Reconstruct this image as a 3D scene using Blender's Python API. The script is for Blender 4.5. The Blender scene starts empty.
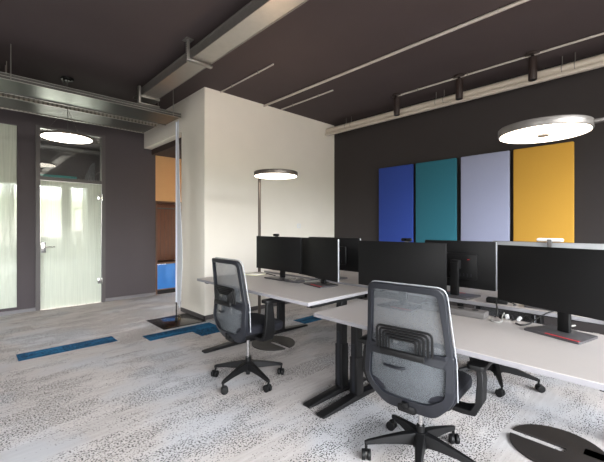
import bpy, bmesh, math, random
from mathutils import Vector, Matrix
random.seed(7)
SC = bpy.context.scene
COL = SC.collection
PI = math.pi
R = math.radians

# ------------------------------------------------------------------ camera
F_PX, CX, Y0, H = 353.0, 302.0, 227.0, 1.32
cam_data = bpy.data.cameras.new('camera')
cam_data.sensor_fit = 'HORIZONTAL'
cam_data.sensor_width = 36.0
cam_data.lens = 36.0 * F_PX / 604.0
cam_data.shift_y = (Y0 - 231.0) / 604.0
cam_data.clip_start = 0.02
cam = bpy.data.objects.new('camera', cam_data)
COL.objects.link(cam)
cam.location = (0, 0, H)
cam.rotation_euler = (R(90), 0, R(-43.67))
SC.camera = cam

# ------------------------------------------------------------------ view and light
SC.view_settings.view_transform = 'Standard'
SC.view_settings.look = 'None'
SC.view_settings.exposure = 0.0
SC.view_settings.gamma = 1.0
SC.view_settings.use_curve_mapping = False
SKY = 41.0
world = bpy.data.worlds.new('overcast_sky')
SC.world = world
world.use_nodes = True
wn, wl = world.node_tree.nodes, world.node_tree.links
wn.clear()
w_out = wn.new('ShaderNodeOutputWorld')
w_bg = wn.new('ShaderNodeBackground')
w_tc = wn.new('ShaderNodeTexCoord')
w_sep = wn.new('ShaderNodeSeparateXYZ')
w_ramp = wn.new('ShaderNodeValToRGB')
wl.new(w_tc.outputs['Generated'], w_sep.inputs[0])
wl.new(w_sep.outputs['Z'], w_ramp.inputs[0])
cr = w_ramp.color_ramp
cr.elements[0].position = 0.0
cr.elements[0].color = (0.20, 0.19, 0.17, 1)
cr.elements[1].position = 1.0
cr.elements[1].color = (0.86, 0.93, 1.0, 1)
e = cr.elements.new(0.06); e.color = (0.22, 0.24, 0.17, 1)
e = cr.elements.new(0.12); e.color = (0.95, 0.97, 1.0, 1)
wl.new(w_ramp.outputs[0], w_bg.inputs[0])
w_bg.inputs[1].default_value = SKY
wl.new(w_bg.outputs[0], w_out.inputs[0])

SOUTH_Y, WEST_X = -3.0, -3.2
CEIL, BACK_X, NORTH_Y = 3.31, 5.25, 6.92
SOUTH_WIN = [(-2.6, -0.9), (-0.6, 1.0), (1.3, 2.85), (3.1, 3.6)]
WEST_FILL = [(0.4, 1.0)]  # unseen west opening, added so daylight reaches the chair backs
WZ0, WZ1 = 0.85, 2.95

def portal(x, y, z, sx, sy, rot):
    l = bpy.data.lights.new('window_daylight', 'AREA')
    l.shape = 'RECTANGLE'; l.size = sx; l.size_y = sy
    l.cycles.is_portal = True
    o = bpy.data.objects.new('window_daylight', l)
    COL.objects.link(o); o.location = (x, y, z); o.rotation_euler = rot
for a, b in SOUTH_WIN:
    portal((a+b)/2, SOUTH_Y-0.1, (WZ0+WZ1)/2, b-a, WZ1-WZ0, (R(90), 0, 0))
for a, b in WEST_FILL:
    portal(WEST_X-0.1, (a+b)/2, (WZ0+WZ1)/2, b-a, WZ1-WZ0, (R(90), 0, R(-90)))

# ------------------------------------------------------------------ materials
def lin(c):
    return tuple(((v/255)/12.92 if v/255 <= .04045 else ((v/255+.055)/1.055)**2.4) for v in c) + (1,)
MATS = {}
def mat(name, rgb, rough=0.5, metal=0.0, emit=None, strength=0.0, coat=0.0, spec=0.5, noise=0.0, nscale=40.0, bump=0.0, stretch=None):
    m = bpy.data.materials.new(name); m.use_nodes = True
    n, l = m.node_tree.nodes, m.node_tree.links
    b = n['Principled BSDF']
    b.inputs['Base Color'].default_value = lin(rgb)
    b.inputs['Roughness'].default_value = rough
    b.inputs['Metallic'].default_value = metal
    b.inputs['Coat Weight'].default_value = coat
    b.inputs['Specular IOR Level'].default_value = spec
    if emit:
        b.inputs['Emission Color'].default_value = lin(emit)
        b.inputs['Emission Strength'].default_value = strength
    if noise or bump:
        tc = n.new('ShaderNodeTexCoord'); mp = n.new('ShaderNodeMapping')
        l.new(tc.outputs['Object'], mp.inputs[0])
        if stretch: mp.inputs['Scale'].default_value = stretch
        t = n.new('ShaderNodeTexNoise'); t.inputs['Scale'].default_value = nscale; t.inputs['Detail'].default_value = 5
        l.new(mp.outputs[0], t.inputs['Vector'])
        if noise:
            mx = n.new('ShaderNodeMix'); mx.data_type = 'RGBA'; mx.blend_type = 'MIX'
            c = lin(rgb)
            mx.inputs[6].default_value = tuple(v*(1-noise) for v in c[:3]) + (1,)
            mx.inputs[7].default_value = tuple(min(1, v*(1+noise)) for v in c[:3]) + (1,)
            l.new(t.outputs['Fac'], mx.inputs[0]); l.new(mx.outputs[2], b.inputs['Base Color'])
        if bump:
            bp = n.new('ShaderNodeBump'); bp.inputs['Strength'].default_value = bump; bp.inputs['Distance'].default_value = 0.002
            l.new(t.outputs['Fac'], bp.inputs['Height']); l.new(bp.outputs[0], b.inputs['Normal'])
    MATS[name] = m
    return m

M = MATS
mat('ceiling_paint', (70, 60, 61), 0.85, noise=0.08, nscale=3, bump=0.1)
mat('back_wall_paint', (48, 43, 43), 0.8, bump=0.1, noise=0.05, nscale=5)
mat('north_wall_paint', (72, 66, 69), 0.8, bump=0.1, noise=0.04, nscale=5)
mat('white_plaster', (234, 228, 217), 0.85, noise=0.03, nscale=4, bump=0.1)
mat('pale_wall', (225, 225, 215), 0.85, noise=0.03, nscale=4)
mat('room_wall', (205, 200, 195), 0.85, noise=0.03, nscale=4)
mat('corridor_dark', (52, 38, 34), 0.8, noise=0.05)
mat('tan_paint', (205, 160, 110), 0.75, noise=0.06, nscale=6)
mat('grey_trim', (112, 110, 112), 0.5, noise=0.04)
mat('dark_trim', (78, 74, 74), 0.5, noise=0.04)
mat('window_frame_paint', (85, 82, 82), 0.5, noise=0.04)
mat('steel', (112, 116, 114), 0.36, 0.95, noise=0.1, nscale=14, bump=0.05)
mat('bright_steel', (176, 174, 170), 0.34, 0.85, noise=0.1, nscale=14, bump=0.05)
mat('galvanised', (146, 144, 140), 0.42, 0.75, noise=0.12, nscale=25)
mat('dark_steel', (84, 84, 82), 0.45, 0.6, noise=0.15, nscale=25)
mat('chrome', (215, 215, 215), 0.2, 1.0, noise=0.01)
mat('white_pipe', (205, 196, 184), 0.5, noise=0.03)
mat('conduit', (196, 190, 184), 0.4, 0.2, noise=0.03)
mat('spot_black', (48, 38, 36), 0.4, noise=0.06)
mat('black_plastic', (13, 13, 14), 0.5, spec=0.3, noise=0.06, nscale=80, bump=0.05)
mat('charcoal_plastic', (27, 29, 35), 0.42, spec=0.4, noise=0.05, nscale=80, bump=0.05)
mat('seat_fabric', (16, 17, 26), 0.95, noise=0.25, nscale=400, bump=0.4)
mat('silver_edge', (165, 168, 172), 0.35, 0.2, noise=0.02)
mat('desk_laminate', (172, 166, 163), 0.42, noise=0.02, nscale=20)
mat('desk_edge', (138, 136, 140), 0.45, noise=0.03)
mat('desk_metal', (18, 18, 19), 0.45, 0.0, spec=0.35, noise=0.05)
mat('screen_glass', (5, 5, 5), 0.3, spec=0.06, noise=0.02)
mat('monitor_black', (14, 14, 15), 0.5, spec=0.3, noise=0.05, bump=0.05)
mat('monitor_grey', (150, 152, 155), 0.4, 0.2, noise=0.03)
mat('base_grey', (70, 68, 70), 0.4, 0.2, noise=0.05)
mat('red', (196, 34, 44), 0.4, noise=0.03)
mat('lamp_diffuser', (255, 250, 240), 0.5, emit=(255, 240, 220), strength=6.0, noise=0.01)
mat('pendant_diffuser', (255, 250, 240), 0.5, emit=(255, 244, 230), strength=9.0, noise=0.01)
mat('up_diffuser', (255, 250, 240), 0.5, emit=(255, 216, 176), strength=14.0, noise=0.01)
mat('lamp_bronze', (92, 84, 78), 0.38, 0.4, noise=0.04)
mat('lamp_silver', (124, 120, 117), 0.35, 0.4, noise=0.04)
mat('lamp_base', (38, 34, 32), 0.6, 0.0, noise=0.05)
mat('plate_black', (24, 22, 22), 0.25, coat=0.4, noise=0.03)
mat('banner_fabric', (228, 233, 242), 0.5, noise=0.03)
mat('wood_dark', (104, 58, 32), 0.5, noise=0.45, nscale=7, stretch=(8, 8, 0.7))
mat('wood_edge', (92, 62, 44), 0.5, noise=0.3, nscale=9, stretch=(5, 5, 0.7))
mat('cabinet_blue', (45, 120, 200), 0.5, noise=0.03)
mat('cabinet_mustard', (150, 122, 48), 0.5, noise=0.03)
mat('cable_black', (20, 20, 20), 0.5, noise=0.02)
mat('cable_white', (140, 140, 136), 0.5, noise=0.02)
mat('paper_yellow', (222, 222, 172), 0.8, noise=0.03)
mat('paper_white', (232, 230, 224), 0.8, noise=0.03)
mat('white_plastic', (225, 226, 228), 0.35, noise=0.02)
mat('outlet_grey', (92, 89, 88), 0.45, noise=0.03)
mat('teal_shelf', (50, 130, 130), 0.5, noise=0.03)
for nm, c in (('felt_blue', (52, 74, 152)), ('felt_teal', (50, 110, 126)), ('felt_lavender', (158, 163, 190)), ('felt_yellow', (206, 158, 68))):
    mat(nm, c, 0.95, noise=0.08, nscale=300, bump=0.3, spec=0.2)

def node_mat(name):
    m = bpy.data.materials.new(name); m.use_nodes = True
    MATS[name] = m
    return m, m.node_tree.nodes, m.node_tree.links, m.node_tree.nodes['Principled BSDF']

def mathn(n, l, op, a, b=None, clamp=False):
    q = n.new('ShaderNodeMath'); q.operation = op; q.use_clamp = clamp
    for i, v in enumerate((a, b)):
        if v is None: continue
        if isinstance(v, (int, float)): q.inputs[i].default_value = v
        else: l.new(v, q.inputs[i])
    return q.outputs[0]

def mixc(n, l, fac, a, b):
    q = n.new('ShaderNodeMix'); q.data_type = 'RGBA'
    if isinstance(fac, (int, float)): q.inputs[0].default_value = fac
    else: l.new(fac, q.inputs[0])
    for i, v in ((6, a), (7, b)):
        if isinstance(v, tuple): q.inputs[i].default_value = v
        else: l.new(v, q.inputs[i])
    return q.outputs[2]

# carpet: 0.9 x 0.245 m planks laid along X, each with its own tone and its own field of dark flecks
def carpet(name, ca, cb, fleck, amount, cool=None):
    m, n, l, b = node_mat(name)
    b.inputs['Roughness'].default_value = 1.0
    b.inputs['Specular IOR Level'].default_value = 0.15
    g = n.new('ShaderNodeNewGeometry')
    mp = n.new('ShaderNodeMapping'); mp.inputs['Location'].default_value = (-0.38, -4.43+0.245*40, 0)
    l.new(g.outputs['Position'], mp.inputs[0])
    br = n.new('ShaderNodeTexBrick')
    br.offset = 0.57; br.inputs['Scale'].default_value = 1.0
    br.inputs['Brick Width'].default_value = 0.9; br.inputs['Row Height'].default_value = 0.245
    br.inputs['Mortar Size'].default_value = 0.0015; br.inputs['Mortar Smooth'].default_value = 0.5
    br.inputs['Color1'].default_value = (0, 0, 0, 1); br.inputs['Color2'].default_value = (1, 1, 1, 1)
    br.inputs['Mortar'].default_value = (0.4, 0.4, 0.4, 1)
    l.new(mp.outputs[0], br.inputs['Vector'])
    rnd = br.outputs['Color']
    # streaks along the plank
    st = n.new('ShaderNodeMapping'); st.inputs['Scale'].default_value = (2.2, 26, 1)
    l.new(g.outputs['Position'], st.inputs[0])
    ns = n.new('ShaderNodeTexNoise'); ns.inputs['Scale'].default_value = 1.4; ns.inputs['Detail'].default_value = 6; ns.inputs['Roughness'].default_value = 0.7
    l.new(st.outputs[0], ns.inputs['Vector'])
    r1 = n.new('ShaderNodeValToRGB'); r1.color_ramp.elements[0].position = .32; r1.color_ramp.elements[1].position = .68
    l.new(ns.outputs['Fac'], r1.inputs[0])
    base = mixc(n, l, r1.outputs[0], ca, cb)
    # a broad second tone (cool patches)
    n2 = n.new('ShaderNodeTexNoise'); n2.inputs['Scale'].default_value = 1.1; n2.inputs['Detail'].default_value = 3
    l.new(g.outputs['Position'], n2.inputs['Vector'])
    if cool:
        r2 = n.new('ShaderNodeValToRGB'); r2.color_ramp.elements[0].position = .47; r2.color_ramp.elements[1].position = .60
        l.new(n2.outputs['Fac'], r2.inputs[0])
        base = mixc(n, l, mathn(n, l, 'MULTIPLY', r2.outputs[0], 0.6), base, cool)
    # flecks: small worm-like marks, dense on some planks and absent on others
    vm = n.new('ShaderNodeMapping'); vm.inputs['Scale'].default_value = (1.0, 1.3, 1)
    l.new(g.outputs['Position'], vm.inputs[0])
    nd = n.new('ShaderNodeTexNoise'); nd.inputs['Scale'].default_value = 84; nd.inputs['Detail'].default_value = 1.5; nd.inputs['Roughness'].default_value = 0.5
    l.new(vm.outputs[0], nd.inputs['Vector'])
    pm = n.new('ShaderNodeMapping'); pm.inputs['Scale'].default_value = (1.0, 2.6, 1)
    l.new(g.outputs['Position'], pm.inputs[0])
    np_ = n.new('ShaderNodeTexNoise'); np_.inputs['Scale'].default_value = 1.7; np_.inputs['Detail'].default_value = 5; np_.inputs['Roughness'].default_value = 0.65
    l.new(pm.outputs[0], np_.inputs['Vector'])
    fld = mathn(n, l, 'SUBTRACT', np_.outputs['Fac'], 0.5)
    fld = mathn(n, l, 'MULTIPLY', fld, 0.9)
    q = mathn(n, l, 'SUBTRACT', rnd, 0.5)
    q = mathn(n, l, 'MULTIPLY', q, 0.22)
    fld = mathn(n, l, 'ADD', fld, q)
    fld = mathn(n, l, 'MINIMUM', fld, 0.055)
    s = mathn(n, l, 'ADD', nd.outputs['Fac'], fld)
    s = mathn(n, l, 'SUBTRACT', s, 0.585 - amount)
    s = mathn(n, l, 'MULTIPLY', s, 22.0, True)
    s = mathn(n, l, 'MULTIPLY', s, 0.9)
    c = mixc(n, l, s, base, fleck)
    t = mathn(n, l, 'MULTIPLY', rnd, 0.14)
    t = mathn(n, l, 'ADD', t, 0.90)
    hs = n.new('ShaderNodeHueSaturation'); l.new(c, hs.inputs['Color']); l.new(t, hs.inputs['Value'])
    l.new(hs.outputs[0], b.inputs['Base Color'])
    bp = n.new('ShaderNodeBump'); bp.inputs['Strength'].default_value = 0.5; bp.inputs['Distance'].default_value = 0.004
    nf = n.new('ShaderNodeTexNoise'); nf.inputs['Scale'].default_value = 260
    l.new(g.outputs['Position'], nf.inputs['Vector'])
    l.new(nf.outputs['Fac'], bp.inputs['Height']); l.new(bp.outputs[0], b.inputs['Normal'])
carpet('carpet_grey', lin((206, 200, 197)), lin((184, 177, 173)), lin((46, 43, 41)), 0.006, lin((192, 196, 203)))
carpet('carpet_blue', lin((44, 116, 158)), lin((32, 94, 134)), lin((14, 34, 58)), 0.10)

# frosted glass with a streaky film
def frosted(name, tint, clear):
    m, n, l, b = node_mat(name)
    out = n['Material Output']; n.remove(b)
    g = n.new('ShaderNodeNewGeometry')
    mp = n.new('ShaderNodeMapping'); mp.inputs['Scale'].default_value = (60, 60, 1.5)
    l.new(g.outputs['Position'], mp.inputs[0])
    t = n.new('ShaderNodeTexNoise'); t.inputs['Scale'].default_value = 1.0; t.inputs['Detail'].default_value = 4
    l.new(mp.outputs[0], t.inputs['Vector'])
    tr = n.new('ShaderNodeBsdfTransparent'); tr.inputs[0].default_value = (0.88, 0.91, 0.88, 1)
    tl = n.new('ShaderNodeBsdfTranslucent'); tl.inputs[0].default_value = lin(tint)
    df = n.new('ShaderNodeBsdfDiffuse'); df.inputs[0].default_value = lin(tint)
    gl = n.new('ShaderNodeBsdfGlossy'); gl.inputs['Roughness'].default_value = 0.03
    a = n.new('ShaderNodeMixShader'); a.inputs[0].default_value = 0.35
    l.new(tl.outputs[0], a.inputs[1]); l.new(df.outputs[0], a.inputs[2])
    f = mathn(n, l, 'MULTIPLY', t.outputs['Fac'], 0.5)
    f = mathn(n, l, 'ADD', f, clear - 0.25, True)
    c = n.new('ShaderNodeMixShader'); l.new(f, c.inputs[0]); l.new(a.outputs[0], c.inputs[1]); l.new(tr.outputs[0], c.inputs[2])
    fr = n.new('ShaderNodeFresnel'); fr.inputs[0].default_value = 1.6
    fm = mathn(n, l, 'MULTIPLY', fr.outputs[0], 1.3, True)
    d = n.new('ShaderNodeMixShader'); l.new(fm, d.inputs[0]); l.new(c.outputs[0], d.inputs[1]); l.new(gl.outputs[0], d.inputs[2])
    l.new(d.outputs[0], out.inputs[0])
frosted('frosted_glass', (202, 205, 194), 0.17)
frosted('clear_glass', (190, 200, 195), 1.25)

# see-through chair mesh
m, n, l, b = node_mat('chair_mesh')
out = n['Material Output']
b.inputs['Base Color'].default_value = lin((88, 92, 96)); b.inputs['Roughness'].default_value = 0.8
tc = n.new('ShaderNodeTexCoord'); tn = n.new('ShaderNodeTexNoise'); tn.inputs['Scale'].default_value = 300
l.new(tc.outputs['Object'], tn.inputs['Vector'])
tr = n.new('ShaderNodeBsdfTransparent'); mx = n.new('ShaderNodeMixShader')
fac = mathn(n, l, 'MULTIPLY', tn.outputs['Fac'], 0.5); fac = mathn(n, l, 'ADD', fac, 0.47, True)
l.new(fac, mx.inputs[0]); l.new(tr.outputs[0], mx.inputs[1]); l.new(b.outputs[0], mx.inputs[2]); l.new(mx.outputs[0], out.inputs[0])

# perforated galvanised strip: round holes read as dark dots
m, n, l, b = node_mat('perforated_steel')
b.inputs['Metallic'].default_value = 0.7; b.inputs['Roughness'].default_value = 0.42
g = n.new('ShaderNodeNewGeometry'); sp = n.new('ShaderNodeSeparateXYZ'); l.new(g.outputs['Position'], sp.inputs[0])
u = mathn(n, l, 'FRACT', mathn(n, l, 'MULTIPLY', sp.outputs['X'], 20.0)); v = mathn(n, l, 'FRACT', mathn(n, l, 'MULTIPLY', sp.outputs['Z'], 25.0))
k = mathn(n, l, 'GREATER_THAN', u, 0.55)
l.new(mixc(n, l, k, lin((160, 156, 145)), lin((112, 108, 100))), b.inputs['Base Color'])

# ------------------------------------------------------------------ geometry helpers
class MB:
    def __init__(s): s.bm = bmesh.new()
    def _add(s, other, mtx=None):
        me = bpy.data.meshes.new('t'); other.to_mesh(me); other.free()
        if mtx is not None: me.transform(mtx)
        s.bm.from_mesh(me); bpy.data.meshes.remove(me)
    def box(s, c, d, bev=0.0, rot=None, seg=2):
        b = bmesh.new(); bmesh.ops.create_cube(b, size=1.0)
        for v in b.verts: v.co = Vector((v.co.x*d[0], v.co.y*d[1], v.co.z*d[2]))
        if bev: bmesh.ops.bevel(b, geom=b.edges[:], offset=min(bev, min(d)*.49), segments=seg, profile=.5, affect='EDGES')
        mt = Matrix.Translation(c)
        if rot: mt = mt @ rot
        s._add(b, mt); return s
    def span(s, x0, x1, y0, y1, z0, z1, bev=0.0):
        return s.box(((x0+x1)/2, (y0+y1)/2, (z0+z1)/2), (abs(x1-x0), abs(y1-y0), abs(z1-z0)), bev)
    def cyl(s, a, b_, r1, r2=None, seg=24, bev=0.0):
        a = Vector(a); b_ = Vector(b_); r2 = r1 if r2 is None else r2
        dv = b_-a; L = dv.length
        b = bmesh.new(); bmesh.ops.create_cone(b, cap_ends=True, segments=seg, radius1=r1, radius2=r2, depth=L)
        if bev:
            ed = [e for e in b.edges if len(e.link_faces) == 2 and any(len(f.verts) > 4 for f in e.link_faces)]
            bmesh.ops.bevel(b, geom=ed, offset=bev, segments=3, profile=.5, affect='EDGES')
        q = Vector((0, 0, 1)).rotation_difference(dv.normalized()).to_matrix().to_4x4()
        s._add(b, Matrix.Translation((a+b_)/2) @ q); return s
    def tube(s, pts, r, seg=8, closed=False, smooth=1):
        pts = [Vector(p) for p in pts]
        for _ in range(smooth):
            if closed: pts = [q for i in range(len(pts)) for q in (pts[i]*.75+pts[(i+1) % len(pts)]*.25, pts[i]*.25+pts[(i+1) % len(pts)]*.75)]
            else:
                qs = [pts[0]]
                for i in range(len(pts)-1): qs += [pts[i]*.75+pts[i+1]*.25, pts[i]*.25+pts[i+1]*.75]
                pts = qs + [pts[-1]]
        b = bmesh.new(); rings = []; N = len(pts); up = None
        for i, p in enumerate(pts):
            if closed: t = pts[(i+1) % N]-pts[i-1]
            else: t = pts[min(i+1, N-1)]-pts[max(i-1, 0)]
            t.normalize()
            if up is None: up = t.orthogonal().normalized()
            up = (up - t*up.dot(t)).normalized(); w = t.cross(up)
            rr = r(i/(N-1)) if callable(r) else r
            rings.append([b.verts.new(p+up*math.cos(2*PI*k/seg)*rr+w*math.sin(2*PI*k/seg)*rr) for k in range(seg)])
        for i in range(N if closed else N-1):
            A, B = rings[i], rings[(i+1) % N]
            for k in range(seg): b.faces.new((A[k], A[(k+1) % seg], B[(k+1) % seg], B[k]))
        if not closed: b.faces.new(rings[0][::-1]); b.faces.new(rings[-1])
        bmesh.ops.recalc_face_normals(b, faces=b.faces[:])
        s._add(b); return s
    def loft(s, rings, cap=True):
        b = bmesh.new(); V = [[b.verts.new(p) for p in r] for r in rings]; n_ = len(V[0])
        for A, B in zip(V, V[1:]):
            for k in range(n_): b.faces.new((A[k], A[(k+1) % n_], B[(k+1) % n_], B[k]))
        if cap: b.faces.new(V[0][::-1]); b.faces.new(V[-1])
        bmesh.ops.recalc_face_normals(b, faces=b.faces[:])
        s._add(b); return s
    def prism(s, poly, h0, h1, fn=lambda u, v, h: (u, v, h), bev=0.0):
        b = bmesh.new()
        A = [b.verts.new(fn(u, v, h0)) for u, v in poly]; B = [b.verts.new(fn(u, v, h1)) for u, v in poly]
        n_ = len(poly)
        b.faces.new(A[::-1]); b.faces.new(B)
        for k in range(n_): b.faces.new((A[k], A[(k+1) % n_], B[(k+1) % n_], B[k]))
        bmesh.ops.recalc_face_normals(b, faces=b.faces[:])
        if bev: bmesh.ops.bevel(b, geom=b.edges[:], offset=bev, segments=2, profile=.5, affect='EDGES')
        s._add(b); return s
    def ring(s, outer, inner, fn, t0, t1):
        b = bmesh.new(); n_ = len(outer)
        vo0 = [b.verts.new(fn(u, v, t0)) for u, v in outer]; vi0 = [b.verts.new(fn(u, v, t0)) for u, v in inner]
        vo1 = [b.verts.new(fn(u, v, t1)) for u, v in outer]; vi1 = [b.verts.new(fn(u, v, t1)) for u, v in inner]
        for k in range(n_):
            j = (k+1) % n_
            b.faces.new((vo0[k], vo0[j], vi0[j], vi0[k])); b.faces.new((vo1[k], vi1[k], vi1[j], vo1[j]))
            b.faces.new((vo0[k], vo1[k], vo1[j], vo0[j])); b.faces.new((vi0[k], vi0[j], vi1[j], vi1[k]))
        bmesh.ops.recalc_face_normals(b, faces=b.faces[:])
        s._add(b); return s
    def build(s, name, material, parent=None, smooth=True, bevel=0.0):
        me = bpy.data.meshes.new(name); s.bm.to_mesh(me); s.bm.free()
        if smooth:
            for p in me.polygons: p.use_smooth = True
            me.set_sharp_from_angle(angle=R(38))
        o = bpy.data.objects.new(name, me); COL.objects.link(o)
        me.materials.append(M[material] if isinstance(material, str) else material)
        if parent: o.parent = parent
        if bevel:
            bv = o.modifiers.new('bevel', 'BEVEL'); bv.width = bevel; bv.segments = 2; bv.limit_method = 'ANGLE'
        return o

def rpoly(pts, rad, n_=6):
    out = []; N = len(pts)
    for i, p in enumerate(pts):
        p = Vector(p); a = Vector(pts[i-1]); c = Vector(pts[(i+1) % N])
        r = rad[i] if isinstance(rad, (list, tuple)) else rad
        d1 = (a-p).normalized(); d2 = (c-p).normalized()
        A = p+d1*r; C = p+d2*r
        for k in range(n_+1):
            t = k/n_; out.append(tuple(A*(1-t)**2 + p*2*t*(1-t) + C*t*t))
    return out

def tag(o, label, cat, group=None, kind=None):
    o['label'] = label; o['category'] = cat
    if group: o['group'] = group
    if kind: o['kind'] = kind
    return o
def thing(name, label, cat, loc=(0, 0, 0), rz=0.0, group=None):
    o = bpy.data.objects.new(name, None); o.empty_display_size = 0.1
    COL.objects.link(o); o.location = loc; o.rotation_euler = (0, 0, rz)
    return tag(o, label, cat, group)
def struct(o, label=None):
    o['kind'] = 'structure'
    if label: o['label'] = label
    return o

# ================================================================== structure
struct(MB().span(WEST_X, BACK_X, SOUTH_Y, NORTH_Y, -0.1, 0).build('floor', 'carpet_grey'), 'pale grey carpet planks with dark flecked bands')
struct(MB().span(WEST_X, BACK_X, SOUTH_Y, NORTH_Y, CEIL, CEIL+0.1).build('ceiling', 'ceiling_paint'), 'dark brown-grey painted ceiling')
struct(MB().span(BACK_X, BACK_X+0.15, SOUTH_Y, NORTH_Y, -0.1, CEIL+.1).build('wall_back', 'back_wall_paint'), 'dark charcoal wall behind the coloured panels')
# north wall with its window, its glazed door and the passage opening
nw = MB()
for x0, x1, z0, z1 in [(WEST_X, -0.6, -.1, CEIL), (-0.6, 0.60, -.1, 0.064), (-0.6, 0.60, 2.90, CEIL), (0.60, 0.80, -.1, CEIL),
                       (0.80, 1.79, 2.93, CEIL), (1.79, 2.675, -.1, CEIL)]:
    nw.span(x0, x1, NORTH_Y, NORTH_Y+0.12, z0, z1)
struct(nw.build('wall_north', 'north_wall_paint'), 'dark grey wall with the frosted glass door')
# plastered block
struct(MB().span(2.46, BACK_X, 4.58, 5.32, 0, CEIL).build('wall_block', 'white_plaster'), 'cream plastered wall block behind the left desks')
struct(MB().span(2.46, 2.60, 5.32, NORTH_Y, 2.81, CEIL).build('wall_lintel', 'white_plaster'), 'cream lintel over the passage beside the block')
struct(MB().span(2.60, BACK_X, 5.32, NORTH_Y+0.6, 2.71, 2.81).build('ceiling_corridor', 'corridor_dark'), 'dark lowered ceiling of the passage')
struct(MB().span(2.675, BACK_X, NORTH_Y, NORTH_Y+0.12, 1.83, 2.71).build('wall_corridor', 'tan_paint'), 'tan wall above the wooden wardrobe niche')
struct(MB().span(2.675, BACK_X, NORTH_Y+0.12, NORTH_Y+0.62, -.1, 0).build('floor_corridor', 'carpet_grey'), None)
# baseboards
struct(MB().span(2.445, 2.46, 4.565, 5.32, 0, 0.06).span(2.445, BACK_X, 4.565, 4.58, 0, 0.06).build('baseboard_block', 'dark_trim'), 'dark skirting around the cream block')
struct(MB().span(1.79, 2.675, NORTH_Y-.015, NORTH_Y, 0, 0.055).span(WEST_X, 0.80, NORTH_Y-.015, NORTH_Y, 0, 0.05).build('baseboard_north', 'grey_trim'), 'grey skirting of the dark north wall')
struct(MB().span(BACK_X-.015, BACK_X, SOUTH_Y, 4.565, 0, 0.06).build('baseboard_back', 'dark_trim'), None)
# south and west walls (behind the camera) with open window bays; the west bay is added fill
def bay_wall(name, wins, lo, hi, fixed, axis, mt):
    b = MB(); t = 0.2 * (-1)
    def sp(a0, a1, z0, z1):
        if axis == 'x': b.span(a0, a1, fixed+t, fixed, z0, z1)
        else: b.span(fixed+t, fixed, a0, a1, z0, z1)
    sp(lo, hi, -.1, WZ0); sp(lo, hi, WZ1, CEIL+.1)
    edges = [lo] + [v for w in wins for v in w] + [hi]
    for i in range(0, len(edges), 2): sp(edges[i], edges[i+1], WZ0, WZ1)
    return struct(b.build(name, mt))
bay_wall('wall_south', SOUTH_WIN, WEST_X-.2, BACK_X+.15, SOUTH_Y, 'x', 'room_wall')
bay_wall('wall_west', WEST_FILL, SOUTH_Y, NORTH_Y+.12, WEST_X, 'y', 'room_wall')
wi = 2
for a, c in SOUTH_WIN:
    b = MB()
    for x0, x1, z0, z1 in [(a, a+.05, WZ0, WZ1), (c-.05, c, WZ0, WZ1), (a+.05, c-.05, WZ0, WZ0+.05), (a+.05, c-.05, WZ1-.05, WZ1)]:
        b.span(x0, x1, SOUTH_Y-.14, SOUTH_Y-.06, z0, z1)
    struct(b.build('window_%d' % wi, 'window_frame_paint')); wi += 1
for a, c in WEST_FILL:  # frame of the added west opening
    b = MB()
    for y0, y1, z0, z1 in [(a, a+.05, WZ0, WZ1), (c-.05, c, WZ0, WZ1), (a+.05, c-.05, WZ0, WZ0+.05), (a+.05, c-.05, WZ1-.05, WZ1)]:
        b.span(WEST_X-.14, WEST_X-.06, y0, y1, z0, z1)
    struct(b.build('window_%d' % wi, 'window_frame_paint')); wi += 1

# meeting room beyond the glass; its far windows are added
MRX0, MRX1, MRY1 = -2.6, 2.675, 10.2
struct(MB().span(MRX0, MRX1, NORTH_Y+.12, MRY1, -.1, 0).build('floor_meeting_room', 'carpet_grey'))
struct(MB().span(MRX0, MRX1, NORTH_Y+.12, MRY1, CEIL, CEIL+.1).build('ceiling_meeting_room', 'ceiling_paint'))
b = MB(); fy = MRY1
for x0, x1, z0, z1 in [(MRX0, -2.2, -.1, 2.38), (-2.2, 2.25, -.1, 0.9), (-2.2, 2.25, 2.31, 2.38), (0.35, 0.55, .9, 2.31), (1.70, 1.87, .9, 2.31), (2.25, MRX1, -.1, 2.38)]:  # added openings; their bright panes stand in for reflections in the frosted leaf
    b.span(x0, x1, fy, fy+.15, z0, z1)
struct(b.build('wall_meeting_far', 'pale_wall'), 'pale far wall of the meeting room seen through the glass')
struct(MB().span(MRX0-.1, MRX0, NORTH_Y+.12, MRY1, -.1, 2.38).build('wall_meeting_west', 'pale_wall'))
struct(MB().span(MRX0, MRX1-.1, MRY1, MRY1+.15, 2.38, CEIL).span(MRX0-.1, MRX0, NORTH_Y+.12, MRY1, 2.38, CEIL).span(MRX1-.1, MRX1, NORTH_Y+.12, MRY1, 2.38, CEIL).build('wall_meeting_upper', 'north_wall_paint'), 'upper meeting room wall, coloured dark for the reflection in the transom')  # dark colour stands in for the dark ceiling reflected in the transom
struct(MB().span(-2.2, 2.0, MRY1-.04, MRY1, 2.47, 2.56).build('trim_1', 'teal_shelf'), 'teal strip high in the meeting room')
struct(MB().span(MRX1-.1, MRX1, NORTH_Y+.12, MRY1, 0, 2.38).build('wall_meeting_east', 'pale_wall'))
portal(0, MRY1+.2, 1.6, 4.5, 1.41, (R(-90), 0, 0))
b = MB()
for x0, x1, z0, z1 in [(-2.2, -2.15, .9, 2.31), (.30, .35, .9, 2.31), (-2.15, .30, .9, .95), (-2.15, .30, 2.26, 2.31), (-.93, -.87, .95, 2.26)]:
    b.span(x0, x1, MRY1+.03, MRY1+.1, z0, z1)
struct(b.build('window_%d' % wi, 'window_frame_paint')); wi += 1  # frame of the added far window

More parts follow.
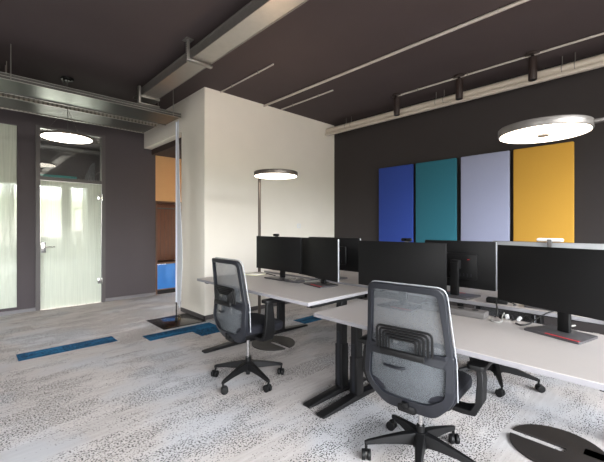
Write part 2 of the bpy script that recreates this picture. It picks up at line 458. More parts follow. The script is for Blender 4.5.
# window_1: the frosted pane at the far left
b = MB()
for x0, x1, z0, z1 in [(-.6, -.565, .064, 2.90), (.575, .60, .064, 2.90), (-.565, .575, .064, .09), (-.565, .575, 2.875, 2.90)]:
    b.span(x0, x1, NORTH_Y-.01, NORTH_Y+.06, z0, z1)
w1 = struct(b.build('window_1', 'north_wall_paint', smooth=False), 'tall frosted glass pane at the left edge')
MB().span(-.565, .575, NORTH_Y+.02, NORTH_Y+.03, .09, 2.875).build('pane', 'frosted_glass', w1)
# door_1: frame, transom light, frosted leaf
b = MB()
b.span(.80, .86, NORTH_Y-.03, NORTH_Y+.10, 0, 2.93).span(1.735, 1.79, NORTH_Y-.03, NORTH_Y+.10, 0, 2.93)
b.span(.86, 1.735, NORTH_Y-.03, NORTH_Y+.10, 2.89, 2.93).span(.86, 1.735, NORTH_Y-.02, NORTH_Y+.08, 2.07, 2.125)
d1 = struct(b.build('door_1', 'dark_trim', smooth=False), 'frosted glass door in a dark frame with a clear pane above')
MB().span(.86, 1.735, NORTH_Y+.02, NORTH_Y+.03, 2.125, 2.89).build('transom_pane', 'clear_glass', d1)
leaf = MB().span(.866, 1.729, NORTH_Y+.0, NORTH_Y+.01, .012, 2.062).build('door_leaf', 'frosted_glass', d1)
b = MB().span(.872, .935, NORTH_Y-.02, NORTH_Y+.03, .91, 1.08, .004)
b.build('lock_case', 'chrome', d1)
b = MB().cyl((.91, NORTH_Y-.02, 1.0), (.91, NORTH_Y-.06, 1.0), .011).tube([(.91, NORTH_Y-.06, 1.0), (.96, NORTH_Y-.062, 1.0), (1.05, NORTH_Y-.06, 1.0)], .010)
b.build('door_handle', 'chrome', d1)
for hz in (1.83, .38):
    MB().span(1.67, 1.74, NORTH_Y-.025, NORTH_Y+.03, hz-.045, hz+.045, .004).cyl((1.737, NORTH_Y-.03, hz-.05), (1.737, NORTH_Y-.03, hz+.05), .010).build('hinge', 'chrome', d1)

# ================================================================== carpet planks
for x0, x1, y0, lab in [(0.38, 1.28, 4.43, 'blue carpet plank lying alone on the open floor, nearest the door'),
                        (1.55, 2.44, 4.17, 'blue carpet plank along the foot of the black banner plate'),
                        (2.07, 2.97, 3.925, 'blue carpet plank behind the left office chair, nearer the desks'),
                        (3.35, 4.25, 3.45, 'blue carpet plank seen through the gap under the desks')]:
    tag(MB().span(x0, x1, y0, y0+.245, -.004, .003).build('carpet_plank', 'carpet_blue'), lab, 'carpet tile', 'blue planks set in the grey carpet')

# ================================================================== wall panels
for i, (y0, y1, mt, cn) in enumerate([(2.86, 3.50, 'felt_blue', 'royal blue'), (2.17, 2.81, 'felt_teal', 'teal'), (1.475, 2.105, 'felt_lavender', 'pale lavender grey'), (.795, 1.43, 'felt_yellow', 'mustard yellow')]):
    t = thing('acoustic_panel', cn + ' fabric acoustic panel on the dark back wall', 'wall panel', (BACK_X-.055, (y0+y1)/2, 0.95), 0, 'four coloured acoustic panels')
    w = (y1-y0)/2
    MB().box((0, 0, .69), (.05, 2*w, 1.38), .014, seg=3).build('fabric_cover', mt, t)
    MB().span(.025, .055, -w+.03, w-.03, .03, 1.35).build('backing_frame', 'dark_trim', t)

# ================================================================== ceiling services
# wide tray along Y
def rail(x, y0, y1, z, lab, r=0.012, clips=4, xx=None, mt='conduit'):
    t = thing('ceiling_conduit', lab, 'conduit', (x, y0, z), 0, 'thin pale conduits on the dark ceiling')
    MB().cyl((0, 0, 0), (0, y1-y0, 0), r, seg=12).build('pipe', mt, t)
    for k in range(clips):
        yy = (y1-y0)*(k+.5)/clips
        MB().span(-.013, .013, yy-.008, yy+.008, -.013, CEIL-z+.001, .002).build('clip', 'galvanised', t)
rail(3.515, -1.0, 4.58, CEIL-.022, 'long pale conduit crossing the ceiling up to the cream block', .017, 4)
rail(2.70, 3.33, 4.55, CEIL-.02, 'short pale conduit on the ceiling nearest the steel tray', .010, 2)
rail(3.835, 3.37, 4.52, CEIL-.02, 'short pale conduit just right of the long ceiling conduit', .011, 2)
rail(4.70, -0.6, 2.86, CEIL-.02, 'pale conduit linking the black ceiling spotlights', .012, 5)

t = thing('cable_tray', 'broad galvanised cable trunking running overhead towards the camera', 'cable tray', (1.855, 0, 3.12))
MB().span(-.105, .105, -1.5, 5.15, 0, .004).build('tray_floor', 'bright_steel', t)
for sx in (-1, 1):
    MB().span(sx*.105, sx*.112, -1.5, 5.15, -.006, .085).span(sx*.095, sx*.125, -1.5, 5.15, .085, .09).build('side_rail', 'galvanised', t)
for yy in (-.3, 3.55):
    MB().span(-.160, -.128, yy-.02, yy+.02, -.03, .19, .003).span(-.145, .14, yy-.025, yy+.025, -.03, -.006, .003).span(-.18, -.10, yy-.05, yy+.05, .182, .19).build('hanger', 'galvanised', t)
    hb = MB()
    for k in range(8): hb.cyl((-.1615, yy, -.01+k*.024), (-.1595, yy, -.01+k*.024), .007, seg=10)
    hb.build('hanger_holes', 'dark_trim', t)
MB().span(-.17, .13, 4.97, 5.15, -.03, .0, .003).span(-.17, -.14, 4.93, 5.0, -.13, .10, .004).span(-.14, .13, 4.98, 5.14, -.12, -.10, .003).build('end_bracket', 'galvanised', t)

def xtray(y0, y1, z, x1, lab, perf):
    t = thing('cable_tray', lab, 'cable tray', (0, (y0+y1)/2, z))
    w = (y1-y0)/2
    MB().span(-3.1, x1, -w, w, 0, .004).build('tray_floor', 'dark_steel' if perf else 'steel', t)
    for s_ in (-1, 1):
        sr = MB().span(-3.1, x1, s_*w-.003, s_*w+.003, -.008, .05).build('side_rail', 'perforated_steel' if perf else 'dark_steel', t)
        MB().span(-3.1, x1, s_*w-.008, s_*w+.006, .05, .054).span(-3.1, x1, s_*w-.006, s_*w+.006, -.014, -.009).span(-3.1, x1, s_*w-.0045, s_*w+.0045, .018, .023).build('rail_lip', 'bright_steel', sr)
    for xx in (-2.4, -.6, .36, x1-.12):
        for s_ in (-1, 1): MB().cyl((xx, s_*(w+.01), -.02), (xx, s_*(w+.01), CEIL-z), .005, seg=8).build('hanger', 'galvanised', t)
    return t
xtray(4.97, 5.50, 2.93, 2.29, 'nearer shiny steel cable tray running along the dark north wall', False)
xtray(5.67, 6.22, 2.93, 2.21, 'perforated steel cable tray closest to the dark north wall', True)

# pipes along the back wall
t = thing('wall_pipe', 'pale grey pipe pair hung high along the dark back wall', 'pipe', (5.0, 0, 3.1))
MB().cyl((.03, -2.9, .055), (.03, 4.56, .055), .05, seg=28).build('upper_pipe', 'white_pipe', t)
MB().span(-.05, .02, -2.9, 4.56, -.045, .0, .014).build('lower_channel', 'white_pipe', t)
for yy in (-.6, .88, 2.4, 4.1):
    for dy in (0, -.12):
        MB().cyl((.03, yy+dy, .1), (.03, yy+dy, .21), .005, seg=8).tube([(.03+.053*math.cos(a*PI/8), yy+dy, .055+.053*math.sin(a*PI/8)) for a in range(16)], .004, closed=True, smooth=0).build('pipe_hanger', 'galvanised', t)

# spotlights
for yy, lab in ((2.86, 'black cylinder ceiling spotlight farthest left, near the cream block'), (1.93, 'black cylinder ceiling spotlight in the middle of three'), (1.10, 'black cylinder ceiling spotlight nearest the right edge')):
    t = thing('ceiling_spotlight', lab, 'spotlight', (4.70, yy, 3.0), 0, 'black spotlights on the ceiling')
    MB().cyl((0, 0, .0), (0, 0, .26), .045, seg=28, bev=.004).build('lamp_body', 'spot_black', t)
    MB().cyl((0, 0, .285), (0, 0, .31), .075, seg=28, bev=.005).build('canopy', 'spot_black', t)
    MB().cyl((0, 0, .26), (0, 0, .285), .02).build('swivel', 'black_plastic', t)
    MB().cyl((0, 0, -.002), (0, 0, .006), .034).build('lens', 'charcoal_plastic', t)

# pendant
t = thing('pendant_lamp', 'flat round glowing pendant hanging below the cable trays by the door', 'pendant lamp', (.989, 5.58, 2.505))
MB().cyl((0, 0, .0), (0, 0, .028), .30, seg=64, bev=.006).build('lamp_shade', 'lamp_bronze', t)
MB().cyl((0, 0, -.004), (0, 0, .002), .288, seg=64).build('diffuser', 'pendant_diffuser', t)
MB().cyl((0, 0, .78), (0, 0, .805), .075, seg=32, bev=.004).cyl((-.0, 0, .765), (0, 0, .78), .05, seg=32).build('canopy', 'black_plastic', t)
for k in range(3):
    a = R(40+120*k)
    MB().tube([(.27*math.cos(a), .27*math.sin(a), .028), (.02*math.cos(a), .02*math.sin(a), .38)], .0018, seg=6, smooth=0).build('suspension_wire', 'chrome', t)
MB().tube([(0, 0, .028), (.01, 0, .3), (-.01, .01, .5), (0, 0, .77)], .004, seg=8, smooth=2).build('power_cord', 'dark_steel', t)
MB().cyl((-.04, -.02, .77), (-.04, -.02, .56), .008, seg=10).build('canopy_rod', 'dark_steel', t)

# ================================================================== wardrobe in the passage
t = thing('wardrobe', 'dark wooden wardrobe niche with blue and mustard doors in the passage', 'wardrobe', (2.68, NORTH_Y, 0))
MB().span(0, .03, 0, .5, .0, 1.83).span(.03, 1.6, 0, .5, 1.80, 1.83).span(.03, 1.6, 0, .5, .59, .625).span(.03, 1.6, 0.02, .5, .08, .10).span(.415, .445, 0, .5, .10, .59).span(1.6, 1.63, 0, .5, 0, 1.83).span(.03, 1.6, .47, .5, 0, .10).build('carcass', 'wood_edge', t)
MB().span(.03, 1.6, .45, .47, .625, 1.80).build('back_panel', 'wood_dark', t)
MB().span(.03, 1.6, .02, .04, 0, .08).build('plinth', 'black_plastic', t)
bb = MB()
for k in range(20): bb.span(.03+k*.08, .034+k*.08, .444, .45, .625, 1.72)
bb.build('panel_grooves', 'wood_edge', t, smooth=False)
MB().cyl((.03, .25, 1.70), (1.6, .25, 1.70), .012, seg=12).build('coat_rail', 'dark_steel', t)
MB().span(.034, .412, 0, .018, .104, .587, .002).build('door', 'cabinet_blue', t)
MB().span(.448, .82, 0, .018, .104, .587, .002).build('door', 'cabinet_mustard', t)
MB().span(.824, 1.2, 0, .018, .104, .587, .002).build('door', 'cabinet_blue', t)
t = thing('corridor_downlight', 'small round downlight in the dark passage ceiling', 'ceiling light', (3.25, 6.35, 2.705))
MB().cyl((0, 0, -.01), (0, 0, .004), .09, seg=32).build('rim', 'white_plastic', t)
mat('corridor_bulb', (255, 240, 220), .5, emit=(255, 190, 130), strength=26.0, noise=.01)
MB().cyl((0, 0, -.014), (0, 0, -.008), .075, seg=32).build('bulb', 'corridor_bulb', t)

# ================================================================== banner stand
t = thing('banner_stand', 'tall slim white banner on a black pole, seen edge-on by the cream block', 'banner', (2.14, 4.79, 0))
MB().span(-.30, .30, -.30, .30, 0, .012, .003).build('base_plate', 'plate_black', t)
MB().cyl((0, 0, .27), (0, 0, 2.79), .011, seg=12).build('pole_sleeve', 'banner_fabric', t)
MB().cyl((0, 0, .012), (0, 0, .27), .008, seg=12).cyl((0, 0, .012), (0, 0, .05), .018, seg=16).build('pole', 'black_plastic', t)
ray = Vector((2.14, 4.79, 0)).normalized(); side = Vector((ray.y, -ray.x, 0))
rings = []
for k in range(25):
    z = .27+2.52*k/24; q = k/24
    W = .40*(1-max(0, (q-.8)/.2)**2*.7); th = .0015
    row = []
    for j in range(9):
        u = j/8
        off = side*(.009+u*(.012+.045*math.sin(PI*min(1, q+.12)**.9)+.01*math.sin(q*8))) - ray*(u*W)
        row.append(off+Vector((0, 0, z)))
    rings.append([p+side*th for p in row] + [p-side*th for p in row[::-1]])
MB().loft(rings).build('banner_cloth', 'banner_fabric', t)

# ================================================================== desks
def desk(x0, x1, y0, y1, z, lab, leg_y, col_x, foot, near_edge=True):
    t = thing('desk', lab, 'desk', ((x0+x1)/2, (y0+y1)/2, 0), 0, 'height-adjustable desks of the workstation bench')
    cx, cy = (x0+x1)/2, (y0+y1)/2; hx, hy = (x1-x0)/2, (y1-y0)/2
    MB().box((0, 0, z-.0015), (2*hx, 2*hy, .003), .001, seg=1).build('tabletop', 'desk_laminate', t)
    MB().box((0, 0, z-.015), (2*hx, 2*hy, .024), .002).build('edge_band', 'desk_edge', t)
    for ly in leg_y:
        l_ = MB().span(col_x-cx-.04, col_x-cx+.04, ly-cy-.036, ly-cy+.036, .03, z-.40, .004).span(col_x-cx-.034, col_x-cx+.034, ly-cy-.030, ly-cy+.030, z-.41, z-.06, .004).build('leg', 'desk_metal', t)
        s_ = -1
        MB().span(col_x-cx-.043, col_x-cx-.040, ly-cy-.012, ly-cy+.012, .06, z-.30).build('cable_slot', 'charcoal_plastic', l_)
        b = MB(); a0, a1 = foot
        w = .036
        pr_ = [(a0-cx, .006), (a0-cx, .022), (col_x-cx-.06, .045), (col_x-cx+.06, .045), (a1-cx, .022), (a1-cx, .006)]
        b.prism(pr_, ly-cy-w, ly-cy+w, lambda u, v, h: (u, h, v), bev=.003)
        b.cyl((a0-cx+.04, ly-cy, 0), (a0-cx+.04, ly-cy, .008), .02, seg=12).cyl((a1-cx-.04, ly-cy, 0), (a1-cx-.04, ly-cy, .008), .02, seg=12)
        b.build('foot', 'desk_metal', l_)
        MB().span(-hx+.08, hx-.08, ly-cy-.03, ly-cy+.03, z-.06, z-.028, .003).build('support_arm', 'desk_metal', t)
    MB().span(col_x-cx-.03, col_x-cx+.03, min(leg_y)-cy, max(leg_y)-cy, z-.075, z-.035, .003).build('crossbeam', 'desk_metal', t)
    return t
LZ, RZ, OZ = .785, .725, .79
desk(1.75, 2.55, 1.77, 3.42, LZ, 'left workstation desk, grey top raised slightly above its neighbour', (1.84, 3.38), 2.20, (1.80, 2.50))
desk(1.75, 2.55, .12, 1.72, RZ, 'right workstation desk in the foreground, grey top running out of frame', (.17, 1.675), 2.18, (1.77, 2.48))
desk(2.63, 3.43, 1.77, 3.42, OZ, 'far-side desk facing the left workstation, mostly hidden by monitors', (1.84, 3.38), 2.86, (2.66, 3.30))
desk(2.63, 3.43, .12, 1.72, OZ, 'far-side desk facing the right workstation, bright strip behind the gap', (.17, 1.675), 2.86, (2.66, 3.36))
# cable gutters in the gap between the desk rows
for y0, y1, z, lab in ((1.9, 3.3, .68, 'black cable gutter hung between the two left desks'), (.2, 1.62, .64, 'black cable gutter hung between the two right desks')):
    t = thing('cable_gutter', lab, 'cable gutter', (2.59, (y0+y1)/2, z), 0, 'cable gutters between the desk rows')
    h = (y1-y0)/2
    MB().span(-.036, .036, -h, h, 0, .004).span(-.036, -.033, -h, h, .004, .06).span(.033, .036, -h, h, .004, .06).build('gutter', 'black_plastic', t)
    for yy in (-h+.1, h-.1): MB().span(-.039, .039, yy-.015, yy+.015, -.004, -.0005).span(-.039, -.0365, yy-.015, yy+.015, -.004, .07).span(.0365, .039, yy-.015, yy+.015, -.004, .07).build('bracket', 'galvanised', t)

# ================================================================== monitors
def monitor(loc, rz, w, h, zb, lab, body='monitor_black', strip=True, px=-.045, side='silver_edge'):
    """origin on the desk under the column; screen looks to local -X; zb = height of the panel's lower edge above the desk"""
    t = thing('monitor', lab, 'monitor', loc, rz, 'widescreen monitors on the workstation desks')
    pol = rpoly([(-.105, -.145), (.11, -.125), (.11, .125), (-.105, .145)], .012, 3)
    ba = MB().prism(pol, 0.0, .012, bev=.0015).build('base', 'base_grey', t)
    if strip: MB().span(-.098, -.086, -.135, .03, .0118, .0135).build('red_strip', 'red', ba)
    MB().box((.03, 0, (.012+zb+h*.55)/2), (.028, .062, zb+h*.55-.012), .006).box((.01, 0, zb+h*.5), (.06, .07, .07), .008).build('column', 'monitor_black' , t)
    MB().box((px+.012, 0, zb+h/2), (.022, w, h), .004).build('housing', body, t)
    MB().box((px+.030, 0, zb+h*.46), (.024, w*.55, h*.55), .010).build('rear_bulge', 'monitor_black', t)
    MB().box((px+.001, 0, zb+h/2+.004), (.003, w-.012, h-.022), .0008).build('screen', 'screen_glass', t)
    MB().box((px-.0005, 0, zb+h/2), (.005, w+.004, h+.003), .001).build('bezel', 'black_plastic', t)
    for s_ in (-1, 1): MB().span(px+.002, px+.014, s_*(w/2-.001), s_*(w/2+.004), zb, zb+h, .001).build('side_trim', side, t)
    vb = MB()
    for k in range(9): vb.span(px+.0415, px+.0435, -w*.2+k*w*.05-.004, -w*.2+k*w*.05+.004, zb+h*.25, zb+h*.31)
    vb.build('port_strip', 'charcoal_plastic', t)
    if rz > 3: MB().span(px+.0415, px+.0430, w*.15, w*.18, zb+h*.605, zb+h*.618).build('brand_mark', 'red', t)
    return t
mon = []
mon.append(monitor((2.365, 2.80, LZ), R(0), .70, .345, .09, 'leftmost monitor, dark widescreen with a black webcam on top', strip=False, side='black_plastic'))
mon.append(monitor((2.37, 2.23, LZ), R(-12), .62, .36, .072, 'dark monitor tilted beside the leftmost one, red stripe on its foot'))
mon.append(monitor((2.345, 1.39, RZ), R(0), .71, .35, .135, 'dark monitor in the middle, above the foreground chair back', side='black_plastic'))
mon.append(monitor((2.385, .423, RZ), R(-19), .69, .346, .135, 'large dark monitor at the right edge, red stripe along its grey foot', side='black_plastic'))
mon.append(monitor((2.735, 1.145, OZ), R(180), .54, .355, .067, 'black monitor seen from behind, its column and rear panel showing'))
mon.append(monitor((2.78, .55, OZ), R(180), .72, .355, .072, 'grey-backed monitor hidden behind the right edge monitor, white webcam on top', body='monitor_grey'))
mon.append(monitor((2.74, 2.44, OZ+.0), R(180), .70, .33, .09, 'black monitor seen from behind through the gap beside the tilted one'))

def webcam(x, y, z, rz, lab, mt, w=.085):
    t = thing('webcam', lab, 'webcam', (x, y, z), rz, 'webcams clipped onto monitors')
    MB().box((0, 0, .016), (.028, w, .024), .011, seg=4).build('camera_body', mt, t)
    MB().span(-.010, .012, -.012, .012, 0, .005, .001).span(.014, .018, -.012, .012, -.04, .02, .001).build('clip', 'outlet_grey', t)
    MB().cyl((-.017, 0, .016), (-.012, 0, .016), .008, seg=16).build('lens', 'screen_glass', t)
webcam(2.34, 2.84, LZ+.09+.3465, 0, 'black webcam on top of the leftmost monitor', 'black_plastic')
webcam(2.32, 1.33, RZ+.135+.3515, 0, 'black webcam on top of the middle monitor', 'black_plastic')
webcam(2.79, .555, OZ+.072+.3565, R(180), 'white webcam with a grey clip in front of the yellow panel', 'white_plastic', .15)

# ================================================================== chairs
def chair(loc, rz, lab, az=.655, base_rot=60, pf=.03, lift=0.0):
    t = thing('office_chair', lab, 'office chair', loc, rz, 'black and grey mesh office chairs')
    def bx(z):   # back profile
        P = [(.33, -.14), (.42, -.195), (.52, -.22), (.64, -.205), (.8, -.21), (.92, -.225), (1.06, -.255)]
        for (z0, x0), (z1, x1) in zip(P, P[1:]):
            if z <= z1 or z1 == 1.06:
                q = (z-z0)/(z1-z0); return x0+(x1-x0)*q
    def fn(y, z, tt): return (bx(z)+.045*(y/.23)**2-tt, y, z)
    up_o = rpoly([(-.205, 1.022), (.205, 1.022), (.240, .63), (-.240, .63)], [.05, .05, .01, .01], 8)
    up_i = rpoly([(-.175, .988), (.175, .988), (.206, .685), (-.206, .685)], [.03, .03, .015, .015], 8)
    lo_o = rpoly([(-.240, .685), (.240, .685), (.245, .46), (.14, .345), (-.14, .345), (-.245, .46)], [.01, .01, .07, .04, .04, .07], 8)
    lo_i = rpoly([(-.205, .625), (.205, .625), (.205, .48), (.12, .425), (-.12, .425), (-.205, .48)], [.02, .02, .04, .03, .03, .04], 8)
    fr = MB().ring(up_o, up_i, fn, 0.0, .028).ring(lo_o, lo_i, fn, -.002, .030).build('back_frame', 'charcoal_plastic', t, bevel=.004)
    # mesh sheets
    def sheet(z0, z1, wf, nm):
        b = bmesh.new(); G = []
        for i in range(13):
            z = z0+(z1-z0)*i/12; w = wf(z)
            G.append([b.verts.new(fn(-w+2*w*j/10, z, .008)) for j in range(11)])
        for i in range(12):
            for j in range(10): b.faces.new((G[i][j], G[i][j+1], G[i+1][j+1], G[i+1][j]))
        k = MB(); k._add(b); return k.build(nm, 'chair_mesh', t)
    sheet(.67, 1.003, lambda z: .215-(z-.67)*.07, 'mesh_back')
    sheet(.42, .64, lambda z: .13+min(.09, (z-.42)*1.3), 'mesh_lower')
    # pale trim round the front rim
    path = [p for p in rpoly([(-.243, .46), (-.240, .63), (-.205, 1.022), (.205, 1.022), (.240, .63), (.243, .46)], [.001, .01, .05, .05, .01, .001], 6)]
    MB().tube([Vector(fn(y*1.012, .4+(z-.4)*1.004, -.006)) for y, z in path], .0034, seg=8, smooth=0).build('rim_trim', 'silver_edge', t)
    # lumbar support: nested ribs behind the mesh
    lum = MB()
    for k, s_ in enumerate((1.0, .87, .74, .61, .48)):
        w = .15*s_; z1 = .69+.105*s_
        pts = rpoly([(-w, .675), (-w, z1), (w, z1), (w, .675)], [.001, .03*s_, .03*s_, .001], 5)
        lum.tube([Vector(fn(y, z, .042)) for y, z in pts], .0068, seg=6, smooth=0)
    lum.box((bx(.66)-.044, 0, .665), (.022, .24, .034), .008)
    lum.build('lumbar_support', 'black_plastic', t)
    MB().tube([Vector(fn(-.02, .60, .04)), Vector(fn(.0, .595, .055)), Vector(fn(.10, .59, .04))], .008, seg=8).build('lumbar_lever', 'charcoal_plastic', t)
    # seat
    seat = rpoly([(-.20, -.235), (.24, -.225), (.24, .225), (-.20, .235)], .07, 6)
    rings = []
    for z, s_ in ((.425, .93), (.44, .985), (.465, 1.0), (.485, .985), (.495, .93), (.498, .80)):
        rings.append([(u*s_+.02*(1-s_), v*s_, z - (.02 if u > .15 else 0)) for u, v in seat])
    MB().loft(rings).build('seat', 'seat_fabric', t)
    rings = [[(u*s_, v*s_, z) for u, v in seat] for z, s_ in ((.385, .62), (.405, .90), (.425, .94))]
    MB().loft(rings).build('seat_pan', 'black_plastic', t)
    MB().box((0, 0, .355), (.20, .13, .06), .015).box((-.14, 0, .365), (.12, .10, .045), .012).build('tilt_mechanism', 'black_plastic', t)
    MB().tube([(-.10, 0, .37), (-.17, 0, .368), (-.20, 0, .39), (-.205, 0, .41)], .020, seg=8, smooth=2).build('back_bracket', 'black_plastic', t)
    # arms
    for s_ in (-1, 1):
        rg = []
        for (y, z, wx, th, n0, n1) in ((.10, .385, .035, .012, 0, 1), (.24, .381, .040, .014, 0, 1), (.292, .390, .050, .017, -.7, .7), (.318, .44, .050, .016, -1, 0), (.324, .55, .042, .015, -1, 0), (.318, az-.005, .032, .014, -1, 0)):
            cy_, cz_ = y, z
            rg.append([(-.02-wx, s_*(cy_+n0*th), cz_+n1*th), (-.02+wx, s_*(cy_+n0*th), cz_+n1*th), (-.02+wx, s_*(cy_-n0*th), cz_-n1*th), (-.02-wx, s_*(cy_-n0*th), cz_-n1*th)])
        arm = MB().loft(rg).build('armrest', 'black_plastic', t, bevel=.004)
        pad = rpoly([(-.12, -.042), (.13, -.042), (.13, .038), (-.12, .045)], .028, 5)
        MB().prism([(u+pf, v+s_*.312) for u, v in pad], az-.005, az+.022, bev=.006).build('arm_pad', 'black_plastic', arm)
    for ch in t.children: ch.location.z = lift
    # column and base
    MB().cyl((0, 0, .20), (0, 0, .345+lift), .013, seg=20).build('gas_lift', 'chrome', t)
    MB().cyl((0, 0, .07), (0, 0, .20), .025, .022, seg=20).cyl((0, 0, .05), (0, 0, .07), .018).cyl((0, 0, .085), (0, 0, .165), .045, .036, seg=24).build('hub', 'black_plastic', t)
    for k in range(5):
        a = R(base_rot+72*k); ca, sa = math.cos(a), math.sin(a)
        rg = []
        for r_, zc_, hw, hh in ((.025, .130, .032, .034), (.10, .126, .026, .026), (.20, .112, .019, .018), (.295, .094, .014, .012), (.315, .088, .010, .010)):
            rg.append([(r_*ca-hw*sa*e1, r_*sa+hw*ca*e1, zc_+hh*e2) for e1, e2 in ((-1, -1), (1, -1), (.7, 1), (-.7, 1))])
        leg = MB().loft(rg).build('star_leg', 'black_plastic', t, bevel=.003)
        c0 = Vector((.305*ca, .305*sa, 0)); tw = a+R(35+50*k); d_ = Vector((math.cos(tw), math.sin(tw), 0)); ax = Vector((-d_.y, d_.x, 0))
        c1 = c0+d_*.012
        cs = MB().cyl(c0+Vector((0, 0, .04)), c0+Vector((0, 0, .088)), .008, seg=12)
        for s_ in (-1, 1): cs.cyl(c1+ax*s_*.006+Vector((0, 0, .029)), c1+ax*s_*.026+Vector((0, 0, .029)), .029, seg=24, bev=.004)
        cs.build('caster', 'black_plastic', leg)
    return t
chair((1.77, 2.53, 0), R(0), 'left mesh office chair standing before the raised left desk', .685, 51, .05, .035)
chair((1.867, .983, 0), R(6), 'large foreground mesh office chair with its ribbed lumbar support facing us', .62, 55, .02)
chair((3.29, 1.04, 0), R(176), 'office chair on the far side, only its star base showing under the desk', .655, 101)

# ================================================================== floor lamps
def floor_lamp(x, y, sgn, lab, body, z=1.895, pole_off=.31, bo=(0, 0)):
    t = thing('floor_lamp', lab, 'floor lamp', (x, y, 0), 0, 'disc-headed floor lamps standing among the desks')
    # base: disc with a slot open on the side away from the pole
    pts = []
    rr = .245; sw = .030
    a0 = math.asin(sw/rr)
    for k in range(49):
        a = a0+(2*PI-2*a0)*k/48
        pts.append((rr*math.cos(a), rr*math.sin(a)))
    pts += [(-.04, -sw), (-.04, sw)]
    b = bmesh.new()
    ang = -sgn*PI/2
    ca, sa = math.cos(ang), math.sin(ang)
    q = [(u*ca-v*sa, u*sa+v*ca) for u, v in pts]
    A = [b.verts.new((u+bo[0], v+bo[1], 0)) for u, v in q]; f = b.faces.new(A)
    r_ = bmesh.ops.extrude_face_region(b, geom=[f])
    for v in r_['geom']:
        if isinstance(v, bmesh.types.BMVert): v.co.z = .012
    bmesh.ops.recalc_face_normals(b, faces=b.faces[:])
    k = MB(); k._add(b)
    k.span(-.04, .04, sgn*.20, sgn*(pole_off+.03), 0, .012, .002)
    k.build('base', 'lamp_base', t)
    MB().box((0, sgn*pole_off, (z+.04+.012)/2), (.034, .018, z+.04-.012), .004).build('pole', body, t)
    MB().span(-.022, .022, min(sgn*.2, sgn*(pole_off+.009)), max(sgn*.2, sgn*(pole_off+.009)), z+.018, z+.036, .003).build('arm', body, t)
    MB().cyl((0, 0, z), (0, 0, z+.046), .248, seg=96, bev=.005).build('lamp_head', body, t)
    df = MB().cyl((0, 0, z-.003), (0, 0, z+.001), .238, seg=96).build('diffuser', 'lamp_diffuser', t)
    MB().cyl((0, 0, z-.012), (0, 0, z-.002), .032, seg=32).build('centre_cap', body, df)
    MB().cyl((0, 0, z+.045), (0, 0, z+.049), .19, seg=64).build('uplight', 'up_diffuser', t)
    return t
floor_lamp(2.55, 3.10, 1, 'bronze disc-head floor lamp behind the left monitors', 'lamp_bronze', bo=(-.02, .02))
floor_lamp(2.615, .555, -1, 'large silver disc-head floor lamp at the upper right, slotted base below', 'lamp_silver', z=1.90, pole_off=.335, bo=(-.07, -.085))

# ================================================================== desk clutter
t = thing('docking_station', 'black docking station with silver corner under the leftmost monitor', 'docking station', (2.31, 2.53, LZ), R(8))
MB().box((0, 0, .016), (.10, .19, .026), .006).build('casing', 'base_grey', t)
MB().box((-.045, -.02, .03), (.02, .08, .012), .003).build('laptop_latch', 'chrome', t)
for yy in (-.07, .07): MB().cyl((0, yy, 0), (0, yy, .004), .01, seg=12).build('rubber_foot', 'cable_black', t)
t = thing('notebook', 'pale yellow notebook at the far end of the left desk', 'notebook', (2.36, 3.26, LZ), R(12))
MB().box((0, 0, .003), (.15, .21, .004), .001).build('cover', 'paper_yellow', t)
MB().box((0.002, 0, .0065), (.146, .205, .004), .001).build('pages', 'paper_white', t)
t = thing('power_box', 'grey metal desk outlet box lying at the back of the right desk', 'power outlet box', (2.44, 1.04, RZ), R(3))
MB().box((0, 0, .022), (.10, .42, .042), .006).build('casing', 'outlet_grey', t)
for yy in (-.14, -.05, .04): MB().cyl((0, yy, .043), (0, yy, .046), .02, seg=20).build('socket', 'black_plastic', t)
t = thing('power_brick', 'black power adapter on the far desk beside the silver-edged monitor', 'power adapter', (2.68, .84, OZ), R(10))
MB().box((0, 0, .018), (.06, .13, .034), .006).build('casing', 'black_plastic', t)
MB().tube([(0, -.065, .018), (-.01, -.10, .012), (-.03, -.12, .006), (-.04, -.10, .006)], .004, smooth=2).build('cord', 'cable_black', t)
def cable(pts, r, mt, lab, g='cables at the back of the desks'):
    return tag(MB().tube(pts, r, seg=8, smooth=3).build('cable', mt), lab, 'cable', g)
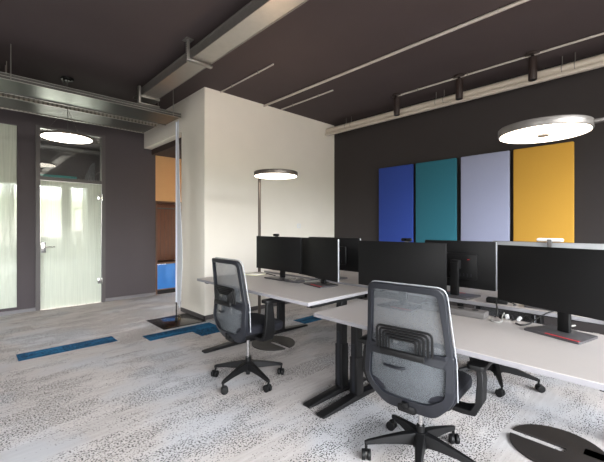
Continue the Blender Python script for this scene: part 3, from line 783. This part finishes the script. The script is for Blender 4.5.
cable([(2.51, .80, .731), (2.50, .78, .76), (2.54, .80, .81), (2.60, .82, .83), (2.638, .84, .812)], .005, 'cable_black', 'black cable arching from the grey outlet box to the power adapter')
cable([(2.44, .66, .731), (2.40, .62, .731), (2.47, .57, .745), (2.56, .63, .77), (2.59, .65, .73)], .005, 'cable_black', 'black cable looping over the desk edge left of the right edge monitor')
cable([(2.44, .80, .730), (2.38, .78, .730), (2.40, .72, .730), (2.48, .75, .745), (2.57, .76, .76), (2.59, .77, .73)], .004, 'cable_white', 'white cable end lying on the right desk near the gap')
cable([(2.52, .60, .731), (2.53, .57, .76), (2.57, .52, .80), (2.64, .48, .81), (2.66, .46, .796)], .004, 'cable_black', 'thin black cable bridging the gap behind the right edge monitor')
cable([(2.47, .42, .76), (2.52, .40, .75), (2.57, .38, .75), (2.59, .44, .73)], .005, 'cable_white', 'pale cable behind the foot of the right edge monitor')
cable([(2.44, 2.63, .792), (2.46, 2.56, .80), (2.42, 2.50, .795), (2.50, 2.42, .80), (2.57, 2.42, .81), (2.59, 2.42, .77)], .005, 'cable_black', 'black cable curling between the two left monitors')
cable([(2.38, 2.66, .792), (2.34, 2.56, .792), (2.42, 2.45, .792), (2.45, 2.36, .80)], .005, 'cable_white', 'pale cable between the two left monitors')
cable([(2.44, 3.14, .791), (2.40, 3.08, .81), (2.42, 3.02, .80), (2.44, 2.97, .791)], .005, 'cable_black', 'black cable left of the docking station')
t = thing('plug_cluster', 'bundle of black and white plugs at the desk gap', 'plugs', (2.515, .70, RZ), R(-8))
for k, (dx, dy) in enumerate(((0, 0), (.012, .035), (-.01, .065), (.015, -.035))):
    MB().box((dx, dy, .016), (.02, .018, .030), .004, rot=Matrix.Rotation(.4*(k-1.5), 4, 'X')).build('plug', 'white_plastic' if k % 2 else 'black_plastic', t)
# thermostat on the cream block
t = thing('wall_switch', 'small white switch plate on the cream block above the monitors', 'switch', (4.29, 4.58, 1.34))
MB().box((0, -.005, 0), (.08, .010, .08), .002).build('plate', 'white_plastic', t)
MB().box((0, -.012, 0), (.05, .006, .05), .002).build('rocker', 'paper_white', t)
